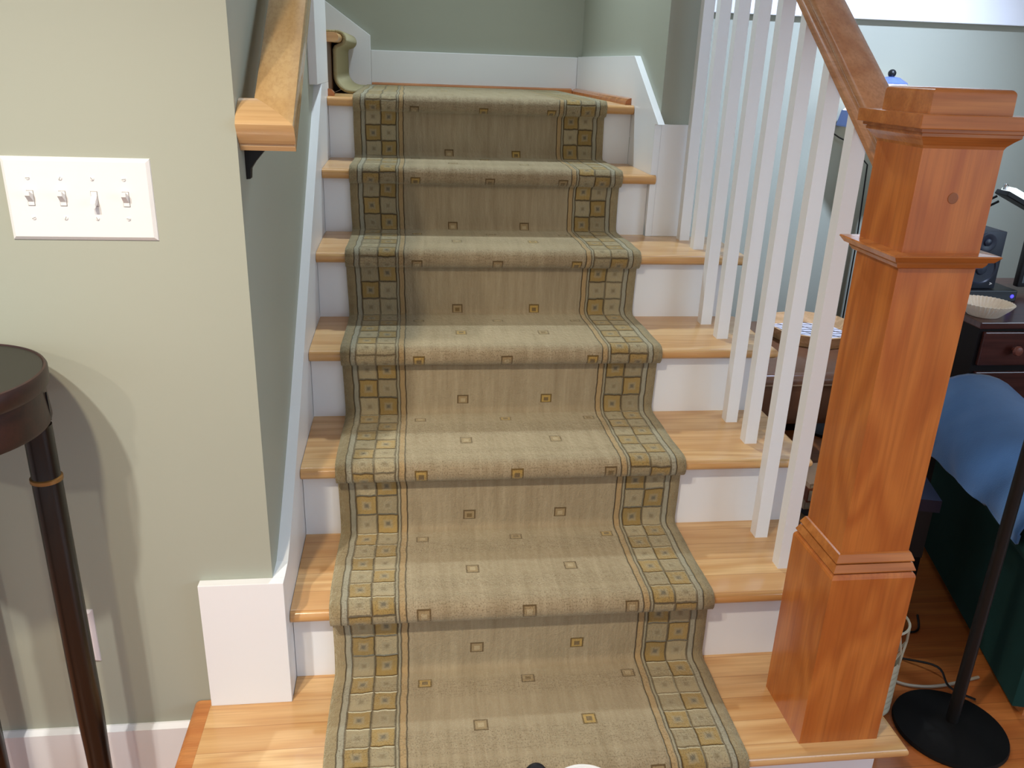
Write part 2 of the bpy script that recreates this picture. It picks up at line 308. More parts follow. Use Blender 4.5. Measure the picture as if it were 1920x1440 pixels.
# ------------------------------------------------------------------ carpet runner
def carpet_material(name, patterned=True):
    g = G(name)
    nn = g.N.new('ShaderNodeUVMap'); nn.uv_map = 'nose'; nose, _, _ = g.sep(nn.outputs[0])
    def uv(nm):
        n = g.N.new('ShaderNodeUVMap'); n.uv_map = nm; return g.sep(n.outputs[0])
    s, v, _ = uv('length'); _, w, _ = uv('rows')
    W = 0.8
    vec = g.comb(s, v, 0.0)
    wob = g.m('MULTIPLY', g.m('SUBTRACT', g.noise(g.vscale(vec, (6, 28, 1)), 1.0, 2.0), 0.5), 0.006)
    wob2 = g.m('MULTIPLY', g.m('SUBTRACT', g.noise(g.vscale(vec, (40, 9, 1), (3.1, 1.7, 0)), 1.0, 2.0), 0.5), 0.008)
    field = g.mix(g.noise(g.vscale(vec, (150, 12, 1)), 1.0, 4.0, 0.75), lin(208, 190, 160), lin(160, 140, 112))
    field = g.mix(g.m('MULTIPLY', g.noise(g.vscale(vec, (7, 5, 1), (5, 2, 0)), 1.0, 3.0), 0.7), field, lin(188, 172, 140))
    field = g.mix(g.m('MULTIPLY', g.m('SUBTRACT', g.noise(g.vscale(vec, (46, 3.5, 1), (1, 4, 0)), 1.0, 3.0, 0.7), 0.35), 1.3), field, lin(138, 117, 86))
    height = g.m('ADD', g.noise(g.vscale(vec, (520, 380, 1)), 1.0, 2.0, 0.7), g.m('MULTIPLY', g.noise(g.vscale(vec, (150, 60, 1)), 1.0, 2.0, 0.6), 1.6))
    if patterned:
        edge = g.m('GREATER_THAN', s, W / 2)
        m = g.m('ADD', g.m('MINIMUM', s, g.m('SUBTRACT', W, s)), wob)
        vv = g.m('ADD', v, wob2)
        def band(a, b): return g.m('MULTIPLY', g.m('GREATER_THAN', m, a), g.m('LESS_THAN', m, b))
        def line(c, hw=0.0011):
            d = g.m('ABSOLUTE', g.m('SUBTRACT', m, c)); return g.m('MULTIPLY', g.m('SUBTRACT', 1.0, g.m('MINIMUM', g.m('DIVIDE', d, hw * 1.8), 1.0)), 1.3)
        col = field
        col = g.mix(band(0.0, 0.0235), col, g.mix(g.noise(g.vscale(vec, (60, 60, 1)), 1.0), lin(184, 166, 130), lin(156, 136, 100)))
        col = g.mix(band(0.0235, 0.0355), col, lin(176, 170, 150))
        col = g.mix(band(0.1325, 0.139), col, lin(178, 168, 142))
        col = g.mix(band(0.139, 0.1535), col, lin(190, 160, 116))
        # squares
        u = g.m('DIVIDE', g.m('SUBTRACT', m, 0.0365), 0.048); cell = g.m('FLOOR', u); fu = g.m('FRACT', u)
        q = g.m('DIVIDE', vv, 0.049); row = g.m('FLOOR', q); fv = g.m('FRACT', q)
        par = g.m('MODULO', g.m('ADD', g.m('ADD', cell, row), 400.0), 2.0)
        rnd = g.white(g.comb(cell, row, edge))
        gold = g.m('MULTIPLY', g.m('GREATER_THAN', par, 0.5), g.m('GREATER_THAN', rnd, 0.12))
        du = g.m('ABSOLUTE', g.m('SUBTRACT', fu, 0.5)); dv = g.m('ABSOLUTE', g.m('SUBTRACT', fv, 0.5)); d = g.m('MAXIMUM', du, dv)
        sq = g.mix(rnd, lin(188, 172, 138), lin(168, 152, 120))
        sq = g.mix(gold, sq, g.mix(rnd, lin(186, 156, 98), lin(166, 138, 84)))
        def soft(a, b): # 1 when d<a, 0 when d>b
            return g.m('SUBTRACT', 1.0, g.m('MINIMUM', g.m('MAXIMUM', g.m('DIVIDE', g.m('SUBTRACT', d, a), b - a), 0.0), 1.0))
        sq = g.mix(g.m('MULTIPLY', soft(0.16, 0.26), 0.6), sq, lin(176, 164, 136))
        sq = g.mix(g.m('MULTIPLY', soft(0.05, 0.15), 0.85), sq, g.mix(gold, lin(146, 130, 100), lin(108, 102, 90)))
        groove = g.m('SUBTRACT', 1.0, soft(0.425, 0.492))
        gs = g.m('ADD', 0.62, g.m('MULTIPLY', gold, 0.5))
        sq = g.mix(g.m('MULTIPLY', groove, gs), sq, lin(78, 58, 34))
        inb = band(0.0365, 0.1325)
        col = g.mix(inb, col, sq)
        hcut = g.m('MULTIPLY', inb, groove)
        for c, k in ((0.0232, 0.95), (0.0362, 0.6), (0.1325, 0.65), (0.1392, 0.75), (0.1538, 0.95)):
            ln = line(c); ln = g.m('MINIMUM', ln, 1.0)
            col = g.mix(g.m('MULTIPLY', ln, k), col, lin(72, 52, 30)); hcut = g.m('MAXIMUM', hcut, ln)
        # small motifs of the field
        ri = g.m('ROUND', w); dw = g.m('ABSOLUTE', g.m('MULTIPLY', g.m('SUBTRACT', w, ri), 0.1265)); pr = g.m('SUBTRACT', 1.0, g.m('ABSOLUTE', g.m('MODULO', ri, 2.0)))
        loc = g.m('DIVIDE', g.m('SUBTRACT', g.m('SUBTRACT', s, 0.1885), g.m('MULTIPLY', pr, 0.1095)), 0.2165)
        ci = g.m('ROUND', loc); dx = g.m('ABSOLUTE', g.m('MULTIPLY', g.m('SUBTRACT', loc, ci), 0.2165))
        ok = g.m('MULTIPLY', g.m('GREATER_THAN', ci, -0.5), g.m('LESS_THAN', ci, g.m('SUBTRACT', 2.5, pr)))
        md = g.m('MAXIMUM', dx, dw)
        rn = g.white(g.comb(ci, ri, 7.0))
        ins = g.m('MULTIPLY', ok, g.m('LESS_THAN', md, 0.0145))
        ringd = g.m('GREATER_THAN', md, 0.0112); core = g.m('LESS_THAN', md, 0.006)
        mc = g.mix(g.m('GREATER_THAN', rn, 0.62), lin(172, 148, 110), lin(196, 162, 92))
        mc = g.mix(core, mc, g.mix(g.m('GREATER_THAN', rn, 0.4), lin(196, 176, 140), lin(130, 106, 70)))
        mc = g.mix(g.m('MULTIPLY', ringd, 0.8), mc, lin(92, 68, 40))
        col = g.mix(ins, col, mc); hcut = g.m('MAXIMUM', hcut, g.m('MULTIPLY', ins, ringd))
        height = g.m('SUBTRACT', height, g.m('MULTIPLY', hcut, 2.2))
    else:
        col = g.mix(g.noise(g.vscale(vec, (60, 20, 1)), 1.0), lin(186, 176, 138), lin(164, 152, 114))
    sp = g.noise(g.vscale(vec, (330, 240, 1), (7, 3, 0)), 1.0, 2.0, 0.6); ln2 = g.noise(g.vscale(vec, (30, 420, 1), (2, 9, 0)), 1.0, 2.0, 0.5)
    fz = g.m('MULTIPLY', nose, g.m('MAXIMUM', g.m('MULTIPLY', g.m('SUBTRACT', sp, 0.5), 3.2), g.m('MULTIPLY', g.m('SUBTRACT', ln2, 0.55), 3.0)))
    fz = g.m('MINIMUM', g.m('MAXIMUM', fz, 0.0), 0.6)
    col = g.mix(fz, col, lin(96, 76, 50))
    g.set(g.mix(1.0, col, (0.86, 0.84, 0.80, 1), 'MULTIPLY'), 0.95, 0.1); g.b.inputs['Sheen Weight'].default_value = 0.7; g.b.inputs['Sheen Roughness'].default_value = 0.45
    g.b.inputs['Sheen Tint'].default_value = lin(232, 226, 196)
    g.bump(height, 0.7, 0.004)
    return g.mat

c_ = 0.011
def arc(cy, cz, rad, a0, a1, k): return [(cy + rad * math.cos(a0 + (a1 - a0) * i / k), cz + rad * math.sin(a0 + (a1 - a0) * i / k)) for i in range(k + 1)]
path = [(-c_, FL + 0.002)]
mark = []                         # (path index, row number)
for k in range(0, 7):
    y0 = k * gN; z = k * r
    path += [(y0 - c_, z - t_ - c_ - 0.006), (y0 - c_ - 0.006, z - t_ - c_)]
    path += arc(y0 - n_ + 0.014, z - 0.014, 0.014 + c_, -PI / 2, -PI * 1.5, 12)
    if k < 6:
        yb = (k + 1) * gN - c_
        for f in (0.15, 0.3, 0.45, 0.6, 0.75, 0.9): path.append((y0 - n_ + 0.03 + f * (yb - 0.02 - (y0 - n_ + 0.03)), z + c_ + 0.0012 * math.sin(f * 9 + k)))
        path += arc(yb - 0.016, z + c_ + 0.016, 0.016, -PI / 2, 0, 5)
        for f in (0.3, 0.6): path.append((yb, z + c_ + 0.016 + f * (r - t_ - 2 * c_ - 0.03)))
    else:
        for yy in (1.65, 1.8, 2.0, 2.2, 2.4, 2.535): path.append((yy, z + c_))
dense = []
for a, b in zip(path[:-1], path[1:]):
    q = max(1, int(math.hypot(b[0] - a[0], b[1] - a[1]) / 0.012)); dense += [(a[0] + (b[0] - a[0]) * i / q, a[1] + (b[1] - a[1]) * i / q) for i in range(q)]
dense.append(path[-1])
L_ = [0.0]
for a, b in zip(dense[:-1], dense[1:]): L_.append(L_[-1] + math.hypot(b[0] - a[0], b[1] - a[1]))
def len_at(test):
    return min(range(len(dense)), key=lambda i: (dense[i][0] - test[0]) ** 2 + (dense[i][1] - test[1]) ** 2)
anch = [(L_[len_at((-n_ - c_, -0.01))], -1.0), (L_[len_at((0.0921, c_))], 0.0), (L_[len_at((0.2141, c_))], 1.0)]
hb = [0.0646, 0.048, 0.040, 0.024, 0.012, 0.0]
row = 2.0
for k in range(6):
    anch.append((L_[len_at(((k + 1) * gN - c_, k * r + max(hb[k], 0.012)))], row))
    na = (k + 1) * gN
    anch.append((L_[len_at((na - n_ - c_, (k + 1) * r - 0.012 - 0.008 * k))], row + 1))
    if k < 5:
        anch.append((L_[len_at((na + 0.09 - 0.004 * k, (k + 1) * r + c_))], row + 2)); anch.append((L_[len_at((na + 0.209 - 0.006 * k, (k + 1) * r + c_))], row + 3))
    row += 4
anch.append((L_[-1], row + 3))
def rowval(l):
    if l <= anch[0][0]: return anch[0][1] + (l - anch[0][0]) / 0.1265
    for (a, ra), (b, rb) in zip(anch[:-1], anch[1:]):
        if l <= b: return ra + (rb - ra) * (l - a) / max(b - a, 1e-6)
    return anch[-1][1]
def carpet(name, pts, x0, x1, mat, swap=False, nx=28, wob=0.0025, rowf=None):
    """thick carpet strip following pts; across = x (or y when swap)"""
    bm = bmesh.new(); u1 = bm.loops.layers.uv.new('length'); u2 = bm.loops.layers.uv.new('rows'); u3 = bm.loops.layers.uv.new('nose')
    def bend(i):
        if i < 2 or i > len(pts) - 3: return 0.0
        a = Vector((pts[i - 2][0] - pts[i][0], pts[i - 2][1] - pts[i][1])); b = Vector((pts[i + 2][0] - pts[i][0], pts[i + 2][1] - pts[i][1]))
        cr = a.x * b.y - a.y * b.x
        return 1.0 if cr * bsign < -1e-5 else 0.0
    bsign = 1.0 if swap else -1.0
    NB = [bend(i) for i in range(len(pts))]
    ll = [0.0]
    for a, b in zip(pts[:-1], pts[1:]): ll.append(ll[-1] + math.hypot(b[0] - a[0], b[1] - a[1]))
    V = []; 
    for i, (a, z) in enumerate(pts):
        e0 = wob * math.sin(ll[i] * 14) ; e1 = wob * math.sin(ll[i] * 11 + 2)
        rowv = []
        for j in range(nx + 1):
            f = j / nx; x = x0 + e0 + (x1 + e1 - x0 - e0) * f
            rowv.append(bm.verts.new((a, x, z) if swap else (x, a, z)))
        V.append(rowv)
    for i in range(len(pts) - 1):
        for j in range(nx):
            f = bm.faces.new((V[i][j], V[i][j + 1], V[i + 1][j + 1], V[i + 1][j]))
            for lp, (ii, jj) in zip(f.loops, ((i, j), (i, j + 1), (i + 1, j + 1), (i + 1, j))):
                lp[u1].uv = ((x1 - x0) * jj / nx, ll[ii]); lp[u3].uv = (NB[ii], 0); lp[u2].uv = ((x1 - x0) * jj / nx, rowf(ll[ii]) if rowf else 0)
            f.smooth = True
    bmesh.ops.recalc_face_normals(bm, faces=bm.faces[:])
    return bm
bm = carpet('stair_runner', dense, 0.0795, 0.8795, None, rowf=rowval)
mid = [f for f in bm.faces if abs(f.calc_center_median().z - (r + c_)) < 0.003 and f.normal.z < -0.5]
if mid: bmesh.ops.reverse_faces(bm, faces=bm.faces[:])
def finish_carpet(bm, name, mat, label, cat):
    xs = [v.co.copy() for v in bm.verts]
    o0 = Vector(((min(c.x for c in xs) + max(c.x for c in xs)) / 2, (min(c.y for c in xs) + max(c.y for c in xs)) / 2, min(c.z for c in xs)))
    for v in bm.verts: v.co -= o0
    me = bpy.data.meshes.new(name); bm.to_mesh(me); bm.free(); me.materials.append(mat)
    o = bpy.data.objects.new(name, me); COL.objects.link(o); o.location = o0
    md = o.modifiers.new('thickness', 'SOLIDIFY'); md.thickness = 0.0095; md.offset = -1
    return tag(o, label, cat)
finish_carpet(bm, 'stair_runner', carpet_material('runner_carpet'), 'tan and gold patterned carpet runner covering the main stairs', 'carpet')
lp = [(0.42, 6 * r + 2 * c_), (0.3, 6 * r + 2 * c_), (0.2, 6 * r + 2 * c_)]
lp = [(0.0785, 6 * r + c_)] + [(0.06 + 0.048 * math.cos(a), 6 * r + c_ + 0.048 + 0.048 * math.sin(a)) for a in [-PI / 2 - (PI / 2) * k / 8 for k in range(9)]]
lp += [(0.0125, 7 * r - t_ - c_ - 0.012), (0.016, 7 * r - t_ - c_ - 0.004)] + [(0.022 + (0.014 + c_) * math.cos(a), 7 * r - 0.014 + (0.014 + c_) * math.sin(a)) for a in [-PI / 2 + PI * k / 12 for k in range(1, 13)]] + [(-0.1, 7 * r + c_), (-0.3, 7 * r + c_)]
bm = carpet('upper', lp, 1.80, 2.46, None, swap=True, nx=12, wob=0.002)
if sum(f.normal.z for f in bm.faces) < 0: bmesh.ops.reverse_faces(bm, faces=bm.faces[:])
finish_carpet(bm, 'stair_runner', carpet_material('upper_runner_carpet', False), 'plain olive carpet curling up over the next step left of the landing', 'carpet')

# ------------------------------------------------------------------ railing
RL = thing('stair_railing', (1.075, 0.6, 0.0), 'oak newel post and handrail with white square balusters', 'railing')
cx, cy = 1.0741, 0.0753
def sq(h, z): return [(cx - h, cy - h, z), (cx + h, cy - h, z), (cx + h, cy + h, z), (cx - h, cy + h, z)]
NP = MB().loft([sq(0.0655, 0.385), sq(0.0655, 1.16)]).build('newel_post', M_newel, RL)
MB().loft([sq(0.0809, 0.0), sq(0.0809, 0.376), sq(0.0795, 0.3805), sq(0.0762, 0.3848)]).build('base_box', M_newel, NP)
MB().loft([sq(0.0735, 0.3849), sq(0.0745, 0.3865), sq(0.0790, 0.3890), sq(0.0790, 0.3905), sq(0.0735, 0.4035)]).loft([sq(0.0705, 0.4036), sq(0.0712, 0.4050), sq(0.0750, 0.4072), sq(0.0750, 0.4090), sq(0.0690, 0.4220), sq(0.0660, 0.4235)]).build('base_moulding', M_newelx, NP)
MB().loft([sq(0.0656, 0.944), sq(0.072, 0.947), sq(0.076, 0.953), sq(0.0765, 0.956), sq(0.0825, 0.9575), sq(0.0895, 0.9665), sq(0.088, 0.9685), sq(0.0656, 0.9695)]).build('collar', M_newelx, NP)
MB().loft([sq(0.0656, 1.127), sq(0.0675, 1.1315), sq(0.074, 1.139), sq(0.0805, 1.145), sq(0.0805, 1.1495), sq(0.085, 1.151), sq(0.085, 1.156)]).build('crown_moulding', M_newelx, NP)
MB().box(cx - 0.0925, cx + 0.0925, cy - 0.0925, cy + 0.0925, 1.156, 1.1762, 0.0015).build('cap_plate', M_newelx, NP)
MB().loft([sq(0.0665, 1.1763), sq(0.0662, 1.2045)] + [sq(0.0662 - 0.0085 * (1 - math.cos(a)), 1.2045 + 0.0085 * math.sin(a)) for a in [PI / 2 * k / 6 for k in range(1, 7)]]).build('cap_block', M_newelx, NP, True, 40)
tag(MB().lathe([(0.0085, -0.001), (0.0085, 0.0006), (0.008, 0.0008)], (0, 0, 0), 20, Matrix.Translation((1.0742, cy - 0.0655, 1.0542)) @ Matrix.Rotation(PI / 2, 4, 'X')).build('wood_plug', plain('dark_oak_plug', lin(146, 84, 40), 0.4), NP), 'darker round plug on the newel front')
dv = Vector((0, 0.8191, 0.5736)); nv = Vector((0, -0.5736, 0.8191))
def rail_profile(s=1.0):
    half = [(0.0, 0.0), (0.026, 0.0), (0.028, 0.002), (0.028, 0.012), (0.0245, 0.016), (0.0235, 0.024), (0.0255, 0.031), (0.031, 0.036), (0.033, 0.040), (0.033, 0.0495), (0.0315, 0.0535), (0.026, 0.0565), (0.012, 0.0585), (0.0, 0.059)]
    return [(a * s, b * s) for a, b in half] + [(-a * s, b * s) for a, b in half[-2:0:-1]]
prof = rail_profile()
def rail_at(P0, s0f, s1, cxr):
    return [[Vector((cxr + a, P0[1], P0[2])) + nv * h + dv * s for a, h in prof for s in [sf(a)]] for sf in (s0f, lambda a: s1)]
# bottom line z = 1.0625 + .70*(y-.19)
yA = cy + 0.0655
P0 = (0, yA, 1.0625 + 0.70 * (yA - 0.19))
# start plumb against the newel, end plumb against the wall end
def plumb(y):
    out = []
    for a, h in prof:
        base = Vector((1.0755 + a, P0[1], P0[2])) + nv * h
        s = (y - base.y) / dv.y; out.append(base + dv * s)
    return out
MB().loft([plumb(yA + 0.0005), plumb(5 * gN - 0.0005)]).build('handrail', M_rail, RL, True, 35)
for k in (1, 2, 3, 4):
    for off in (0.0529, 0.184):
        y0 = k * gN + off; x0 = 1.0599; wb = 0.0303
        zt = lambda y: 1.0625 + 0.70 * (y - 0.19) + 0.002
        MB().loft([[(x0, y0, k * r), (x0 + wb, y0, k * r), (x0 + wb, y0 + wb, k * r), (x0, y0 + wb, k * r)], [(x0, y0, zt(y0)), (x0 + wb, y0, zt(y0)), (x0 + wb, y0 + wb, zt(y0 + wb)), (x0, y0 + wb, zt(y0 + wb))]]).build('baluster', M_white, RL)

# ------------------------------------------------------------------ wall handrail on the left
WH = thing('wall_handrail', (LW, 0.25, 1.05), 'honey oak handrail mounted on the left stair wall', 'handrail')
Q0 = Vector((0, 0.228, 1.0775)); xo, wd = 0.067, 0.066
def wp(x_of_a, s_of_a): return [Vector((x_of_a(a), Q0.y, Q0.z)) + nv * h + dv * s_of_a(a) for a, h in prof]
prof = [(0.0, 0.0), (0.030, 0.0), (0.0315, 0.0015), (0.0315, 0.010), (0.0300, 0.012), (0.0300, 0.014), (0.0325, 0.017), (0.0335, 0.030), (0.0335, 0.049), (0.032, 0.0535), (0.026, 0.0565), (0.012, 0.0585), (0.0, 0.059)]
prof = prof + [(-a, b) for a, b in prof[-2:0:-1]]
# a=+.033 is the outer (room) side
MB().loft([wp(lambda a: xo - 0.033 + a, lambda a: 0.033 - a), wp(lambda a: xo - 0.033 + a, lambda a: 1.75)]).build('rail', M_wrail, WH, True, 35)
MB().loft([wp(lambda a: LW + 0.0005, lambda a: 0.033 - a), wp(lambda a: xo - 0.033 + a, lambda a: 0.033 - a)]).build('rail_return', M_wrailx, WH, True, 35)
MB().prism([(LW, 0.262, 1.0985), (0.022, 0.262, 1.0985), (0.016, 0.262, 1.083), (-0.006, 0.262, 1.058), (-0.014, 0.262, 1.046), (-0.0155, 0.262, 1.030), (LW, 0.262, 1.029)], (0, 0.018, 0), 0.001).build('bracket', M_blackm, WH)
MB().prism([(LW, 1.35, 1.845), (0.022, 1.35, 1.845), (0.016, 1.35, 1.83), (-0.006, 1.35, 1.805), (-0.014, 1.35, 1.795), (LW, 1.35, 1.78)], (0, 0.018, 0), 0.001).build('bracket', M_blackm, WH)

# ------------------------------------------------------------------ switch plate and outlet
M_plate = plain('white_switch_plastic', lin(236, 233, 230), 0.35, 0, 0.5, 0.01)
M_slot = plain('grey_slot', lin(150, 146, 142), 0.5)
SW = thing('light_switch', (-0.268, FW, 1.0), 'white four gang toggle switch plate on the sage wall', 'light switch')
px0, px1, pz0, pz1 = -0.3795, -0.1578, 0.936, 1.0655
def plate(x0, x1, z0, z1, th=0.006, b=0.006):
    return MB().loft([[(x0, FW, z0), (x1, FW, z0), (x1, FW, z1), (x0, FW, z1)], [(x0 + 0.0008, FW - 0.002, z0 + 0.0008), (x1 - 0.0008, FW - 0.002, z0 + 0.0008), (x1 - 0.0008, FW - 0.002, z1 - 0.0008), (x0 + 0.0008, FW - 0.002, z1 - 0.0008)], [(x0 + b, FW - th, z0 + b), (x1 - b, FW - th, z0 + b), (x1 - b, FW - th, z1 - b), (x0 + b, FW - th, z1 - b)]])
plate(px0, px1, pz0, pz1).build('plate', M_plate, SW)
for i, x in enumerate((-0.3416, -0.2940, -0.2466, -0.1992)):
    up_ = i != 2; yf = FW - 0.006
    MB().box(x - 0.0052, x + 0.0052, yf - 0.0004, yf + 0.002, 1.0024 - 0.012, 1.0024 + 0.012).build('toggle_slot', M_slot, SW)
    MB().box(x - 0.0046, x + 0.0046, yf - 0.0016, yf + 0.001, 1.0024 - 0.0112, 1.0024 + 0.0112, 0.0006).build('toggle_frame', M_plate, SW)
    sgn = 1 if up_ else -1
    MB().loft([[(x - 0.0042, yf - 0.001, 1.0024 - 0.006), (x + 0.0042, yf - 0.001, 1.0024 - 0.006), (x + 0.0042, yf - 0.001, 1.0024 + 0.006), (x - 0.0042, yf - 0.001, 1.0024 + 0.006)],
               [(x - 0.0036, yf - 0.0125, 1.0024 + sgn * 0.009 - 0.0036), (x + 0.0036, yf - 0.0125, 1.0024 + sgn * 0.009 - 0.0036), (x + 0.0036, yf - 0.0125, 1.0024 + sgn * 0.009 + 0.0036), (x - 0.0036, yf - 0.0125, 1.0024 + sgn * 0.009 + 0.0036)]]).build('toggle', M_plate, SW)
    for z, ang in ((1.0336, i * 1.1), (0.9716, 0.4 + i * 0.8)):
        sc = MB().lathe([(0.0033, 0.0), (0.003, 0.0011), (0.0018, 0.0015)], (0, 0, 0), 16, Matrix.Translation((x, yf, z)) @ Matrix.Rotation(PI / 2, 4, 'X')).build('screw', M_plate, SW)
        MB().box(-0.0028, 0.0028, -0.0004, 0.0004, 0.0012, 0.0017, 0, Matrix.Translation((x, yf, z)) @ Matrix.Rotation(PI / 2, 4, 'X') @ Matrix.Rotation(ang, 4, 'Z')).build('screw_slot', M_slot, sc)
OL = thing('wall_outlet', (-0.392, FW, 0.17), 'white wall outlet behind the dark table leg', 'outlet')
plate(-0.4245, -0.3595, 0.1095, 0.2290).build('plate', plain('cool_white_plastic', lin(222, 212, 214), 0.35, 0, 0.5, 0.01), OL)
for z in (0.190, 0.148):
    rc = MB().box(-0.409, -0.375, FW - 0.0075, FW - 0.004, z - 0.013, z + 0.013, 0.001).build('receptacle', M_plate, OL)
    MB().box(-0.400, -0.398, FW - 0.0079, FW - 0.006, z - 0.003, z + 0.006).box(-0.386, -0.384, FW - 0.0079, FW - 0.006, z - 0.003, z + 0.005).build('slot', M_black, rc)

# ------------------------------------------------------------------ small round table, left
tx, ty, tz = -0.462, 0.046, 0.765
M_tabtop = plain('table_slate_top', lin(50, 48, 41), 0.45, 0, 0.3)
M_mahog = wood('dark_mahogany', lin(58, 30, 22), lin(42, 21, 16), lin(22, 11, 9), 'X', 0.45, 0.05)
M_ebony = plain('ebony_leg', lin(24, 17, 12), 0.28)
TB = thing('side_table', (tx, ty, FL), 'small round dark table with black legs and brass rings', 'table')
MB().lathe([(0.140, -0.034), (0.152, -0.030), (0.156, -0.024), (0.156, -0.004), (0.154, 0.0), (0.151, 0.001), (0.1495, -0.002)], (tx, ty, tz), 72, cap=False).lathe([(0.150, -0.033), (0.1495, -0.0025)], (tx, ty, tz), 72).build('rim', M_mahog, TB, True, 35)
tag(MB().lathe([(0.1494, -0.004), (0.1494, -0.0012)], (tx, ty, tz), 72).build('tabletop', M_tabtop, TB), 'grey inset top')
ap = MB().lathe([(0.140, -0.094), (0.149, -0.090), (0.151, -0.084), (0.1475, -0.034)], (tx, ty, tz), 72).build('apron', M_mahog, TB, True, 35)
aa = math.radians(12)
MB().box(-0.0012, 0.0012, -0.0012, 0.0012, tz - 0.087, tz - 0.040, 0, Matrix.Translation((tx + 0.1497 * math.cos(aa), ty + 0.1497 * math.sin(aa), 0))).build('seam', M_black, ap)
for i in range(3):
    a = math.radians(14 + 120 * i); lx, ly = tx + 0.128 * math.cos(a), ty + 0.128 * math.sin(a)
    lg = MB().lathe([(0.0215, tz - 0.095), (0.0215, 0.575), (0.0225, 0.57), (0.0225, 0.1), (0.0205, 0.02), (0.019, -0.07), (0.017, FL)][::-1], (lx, ly, 0), 28).build('leg', M_ebony, TB, True, 40)
    tag(MB().lathe([(0.0215, 0.572), (0.0243, 0.5735), (0.0243, 0.5795), (0.0215, 0.581)], (lx, ly, 0), 28).build('ring', plain('brass', lin(150, 112, 64), 0.4, 0.5), lg, True, 40), 'brass ring')

# ------------------------------------------------------------------ ceiling can lights (out of view)
for i, (c, lab) in enumerate(((CAN_A, 'recessed ceiling light nearest the stairs'), (CAN_B, 'recessed ceiling light above the round table'), (CAN_C, 'recessed ceiling light farthest behind the camera'), (CAN_D, 'recessed ceiling light near the far wall'), (CAN_E, 'recessed ceiling light above the upper stairs'))):
    tag(MB().lathe([(0.055, 0.026), (0.085, 0.026), (0.085, 0.03), (0.055, 0.03)], c, 32, cap=False).build('ceiling_light', M_white), lab, 'ceiling light', 'recessed ceiling lights')

# ------------------------------------------------------------------ right-hand room
# floor lamp with a blue capped shade
M_bluem = plain('blue_enamel', lin(112, 136, 200), 0.3, 0.3)
lx, ly = 2.03, 1.87
LP = thing('floor_lamp', (lx, ly, FL), 'floor lamp with blue rimmed lit shade behind the handrail', 'lamp')
MB().lathe([(0.13, FL), (0.13, FL + 0.012), (0.04, FL + 0.03), (0.011, FL + 0.05)], (lx, ly, 0), 32).build('base', M_blackm, LP, True)
MB().lathe([(0.0105, FL + 0.04), (0.0105, 1.20)], (lx, ly, 0), 14).build('pole', M_blackm, LP, True)
def octo(rad, z, n=8, ph=PI / 8): return [(lx - 0.025 + rad * math.cos(ph + 2 * PI * k / n), ly + rad * math.sin(ph + 2 * PI * k / n), z) for k in range(n)]
shm = G('lit_glass'); shm.set(lin(235, 228, 215), 0.5); shm.b.inputs['Emission Color'].default_value = (1.0, 0.9, 0.75, 1); shm.b.inputs['Emission Strength'].default_value = 0.8
sh = MB().loft([octo(0.150, 1.10), octo(0.056, 1.200)], cap=False).build('lamp_shade', shm.mat, LP)
MB().loft([octo(0.162, 1.045), octo(0.163, 1.05), octo(0.152, 1.102), octo(0.148, 1.102)], cap=False).build('shade_rim', M_bluem, sh)
MB().loft([octo(0.062, 1.2005), octo(0.058, 1.205), octo(0.030, 1.222), octo(0.010, 1.225)]).build('shade_cap', M_bluem, sh)
MB().ball((lx - 0.025, ly, 1.236), 0.0145).build('finial', M_black, sh, True)
tag(MB().tube([(1.86, 1.985, 1.03), (1.872, 1.97, 1.012), (1.89, 1.96, 1.0), (1.93, 1.965, 0.985), (2.03, 1.97, 0.9), (2.043, 1.97, 0.6), (2.045, 1.97, 0.2), (2.05, 1.96, FL + 0.01)], 0.003, 6).build('lamp_cord', M_black), 'thin black cord hanging down the far wall', 'cord')

# ottoman with tray
M_leather = plain('brown_leather', lin(132, 92, 68), 0.25, 0, 0.6, 0.1, 30, 0.05)
OT = thing('ottoman', (1.61, 1.55, FL), 'brown leather ottoman under a wooden tray', 'ottoman')
MB().box(1.34, 1.88, 1.285, 1.93, 0.095, 0.283, 0.03).build('cushion', M_leather, OT, True, 60)
tag(MB().tube([(1.345, 1.283, 0.245), (1.875, 1.283, 0.245)], 0.003, 8).build('piping', plain('tan_piping', lin(150, 116, 84), 0.5), OT, True), 'tan seam')
for x, y in ((1.38, 1.32), (1.84, 1.32), (1.38, 1.88), (1.84, 1.88)): MB().box(x - 0.02, x + 0.02, y - 0.02, y + 0.02, FL, 0.096).build('leg', M_ebony, OT)
txc, tyc, tzc = 1.775, 1.70, 0.284
M_pine = wood('pale_wood', lin(224, 184, 136), lin(204, 160, 110), lin(170, 122, 78), 'X', 0.35, 0.2)
TR = thing('serving_tray', (txc, tyc, tzc), 'octagonal pale wood tray with striped panel on ottoman', 'tray')
def oc(rad, z): return [(txc + rad * math.cos(PI / 8 + PI / 4 * k + 0.2), tyc + rad * math.sin(PI / 8 + PI / 4 * k + 0.2), z) for k in range(8)]
MB().loft([oc(0.165, tzc), oc(0.190, tzc + 0.048), oc(0.184, tzc + 0.050), oc(0.162, tzc + 0.008)], cap=False).build('rim', M_pine, TR)
gt = G('striped_panel'); pv = gt.coord(); a_, b_, _ = gt.sep(pv)
wn = gt.noise(gt.vscale(pv, (60, 60, 60)), 1.0, 2.0)
s1 = gt.m('LESS_THAN', gt.m('FRACT', gt.m('ADD', gt.m('MULTIPLY', b_, 34.0), gt.m('MULTIPLY', wn, 0.35))), 0.22)
s2 = gt.m('LESS_THAN', gt.m('FRACT', gt.m('MULTIPLY', gt.m('ADD', a_, gt.m('MULTIPLY', b_, 0.6)), 16.0)), 0.12)
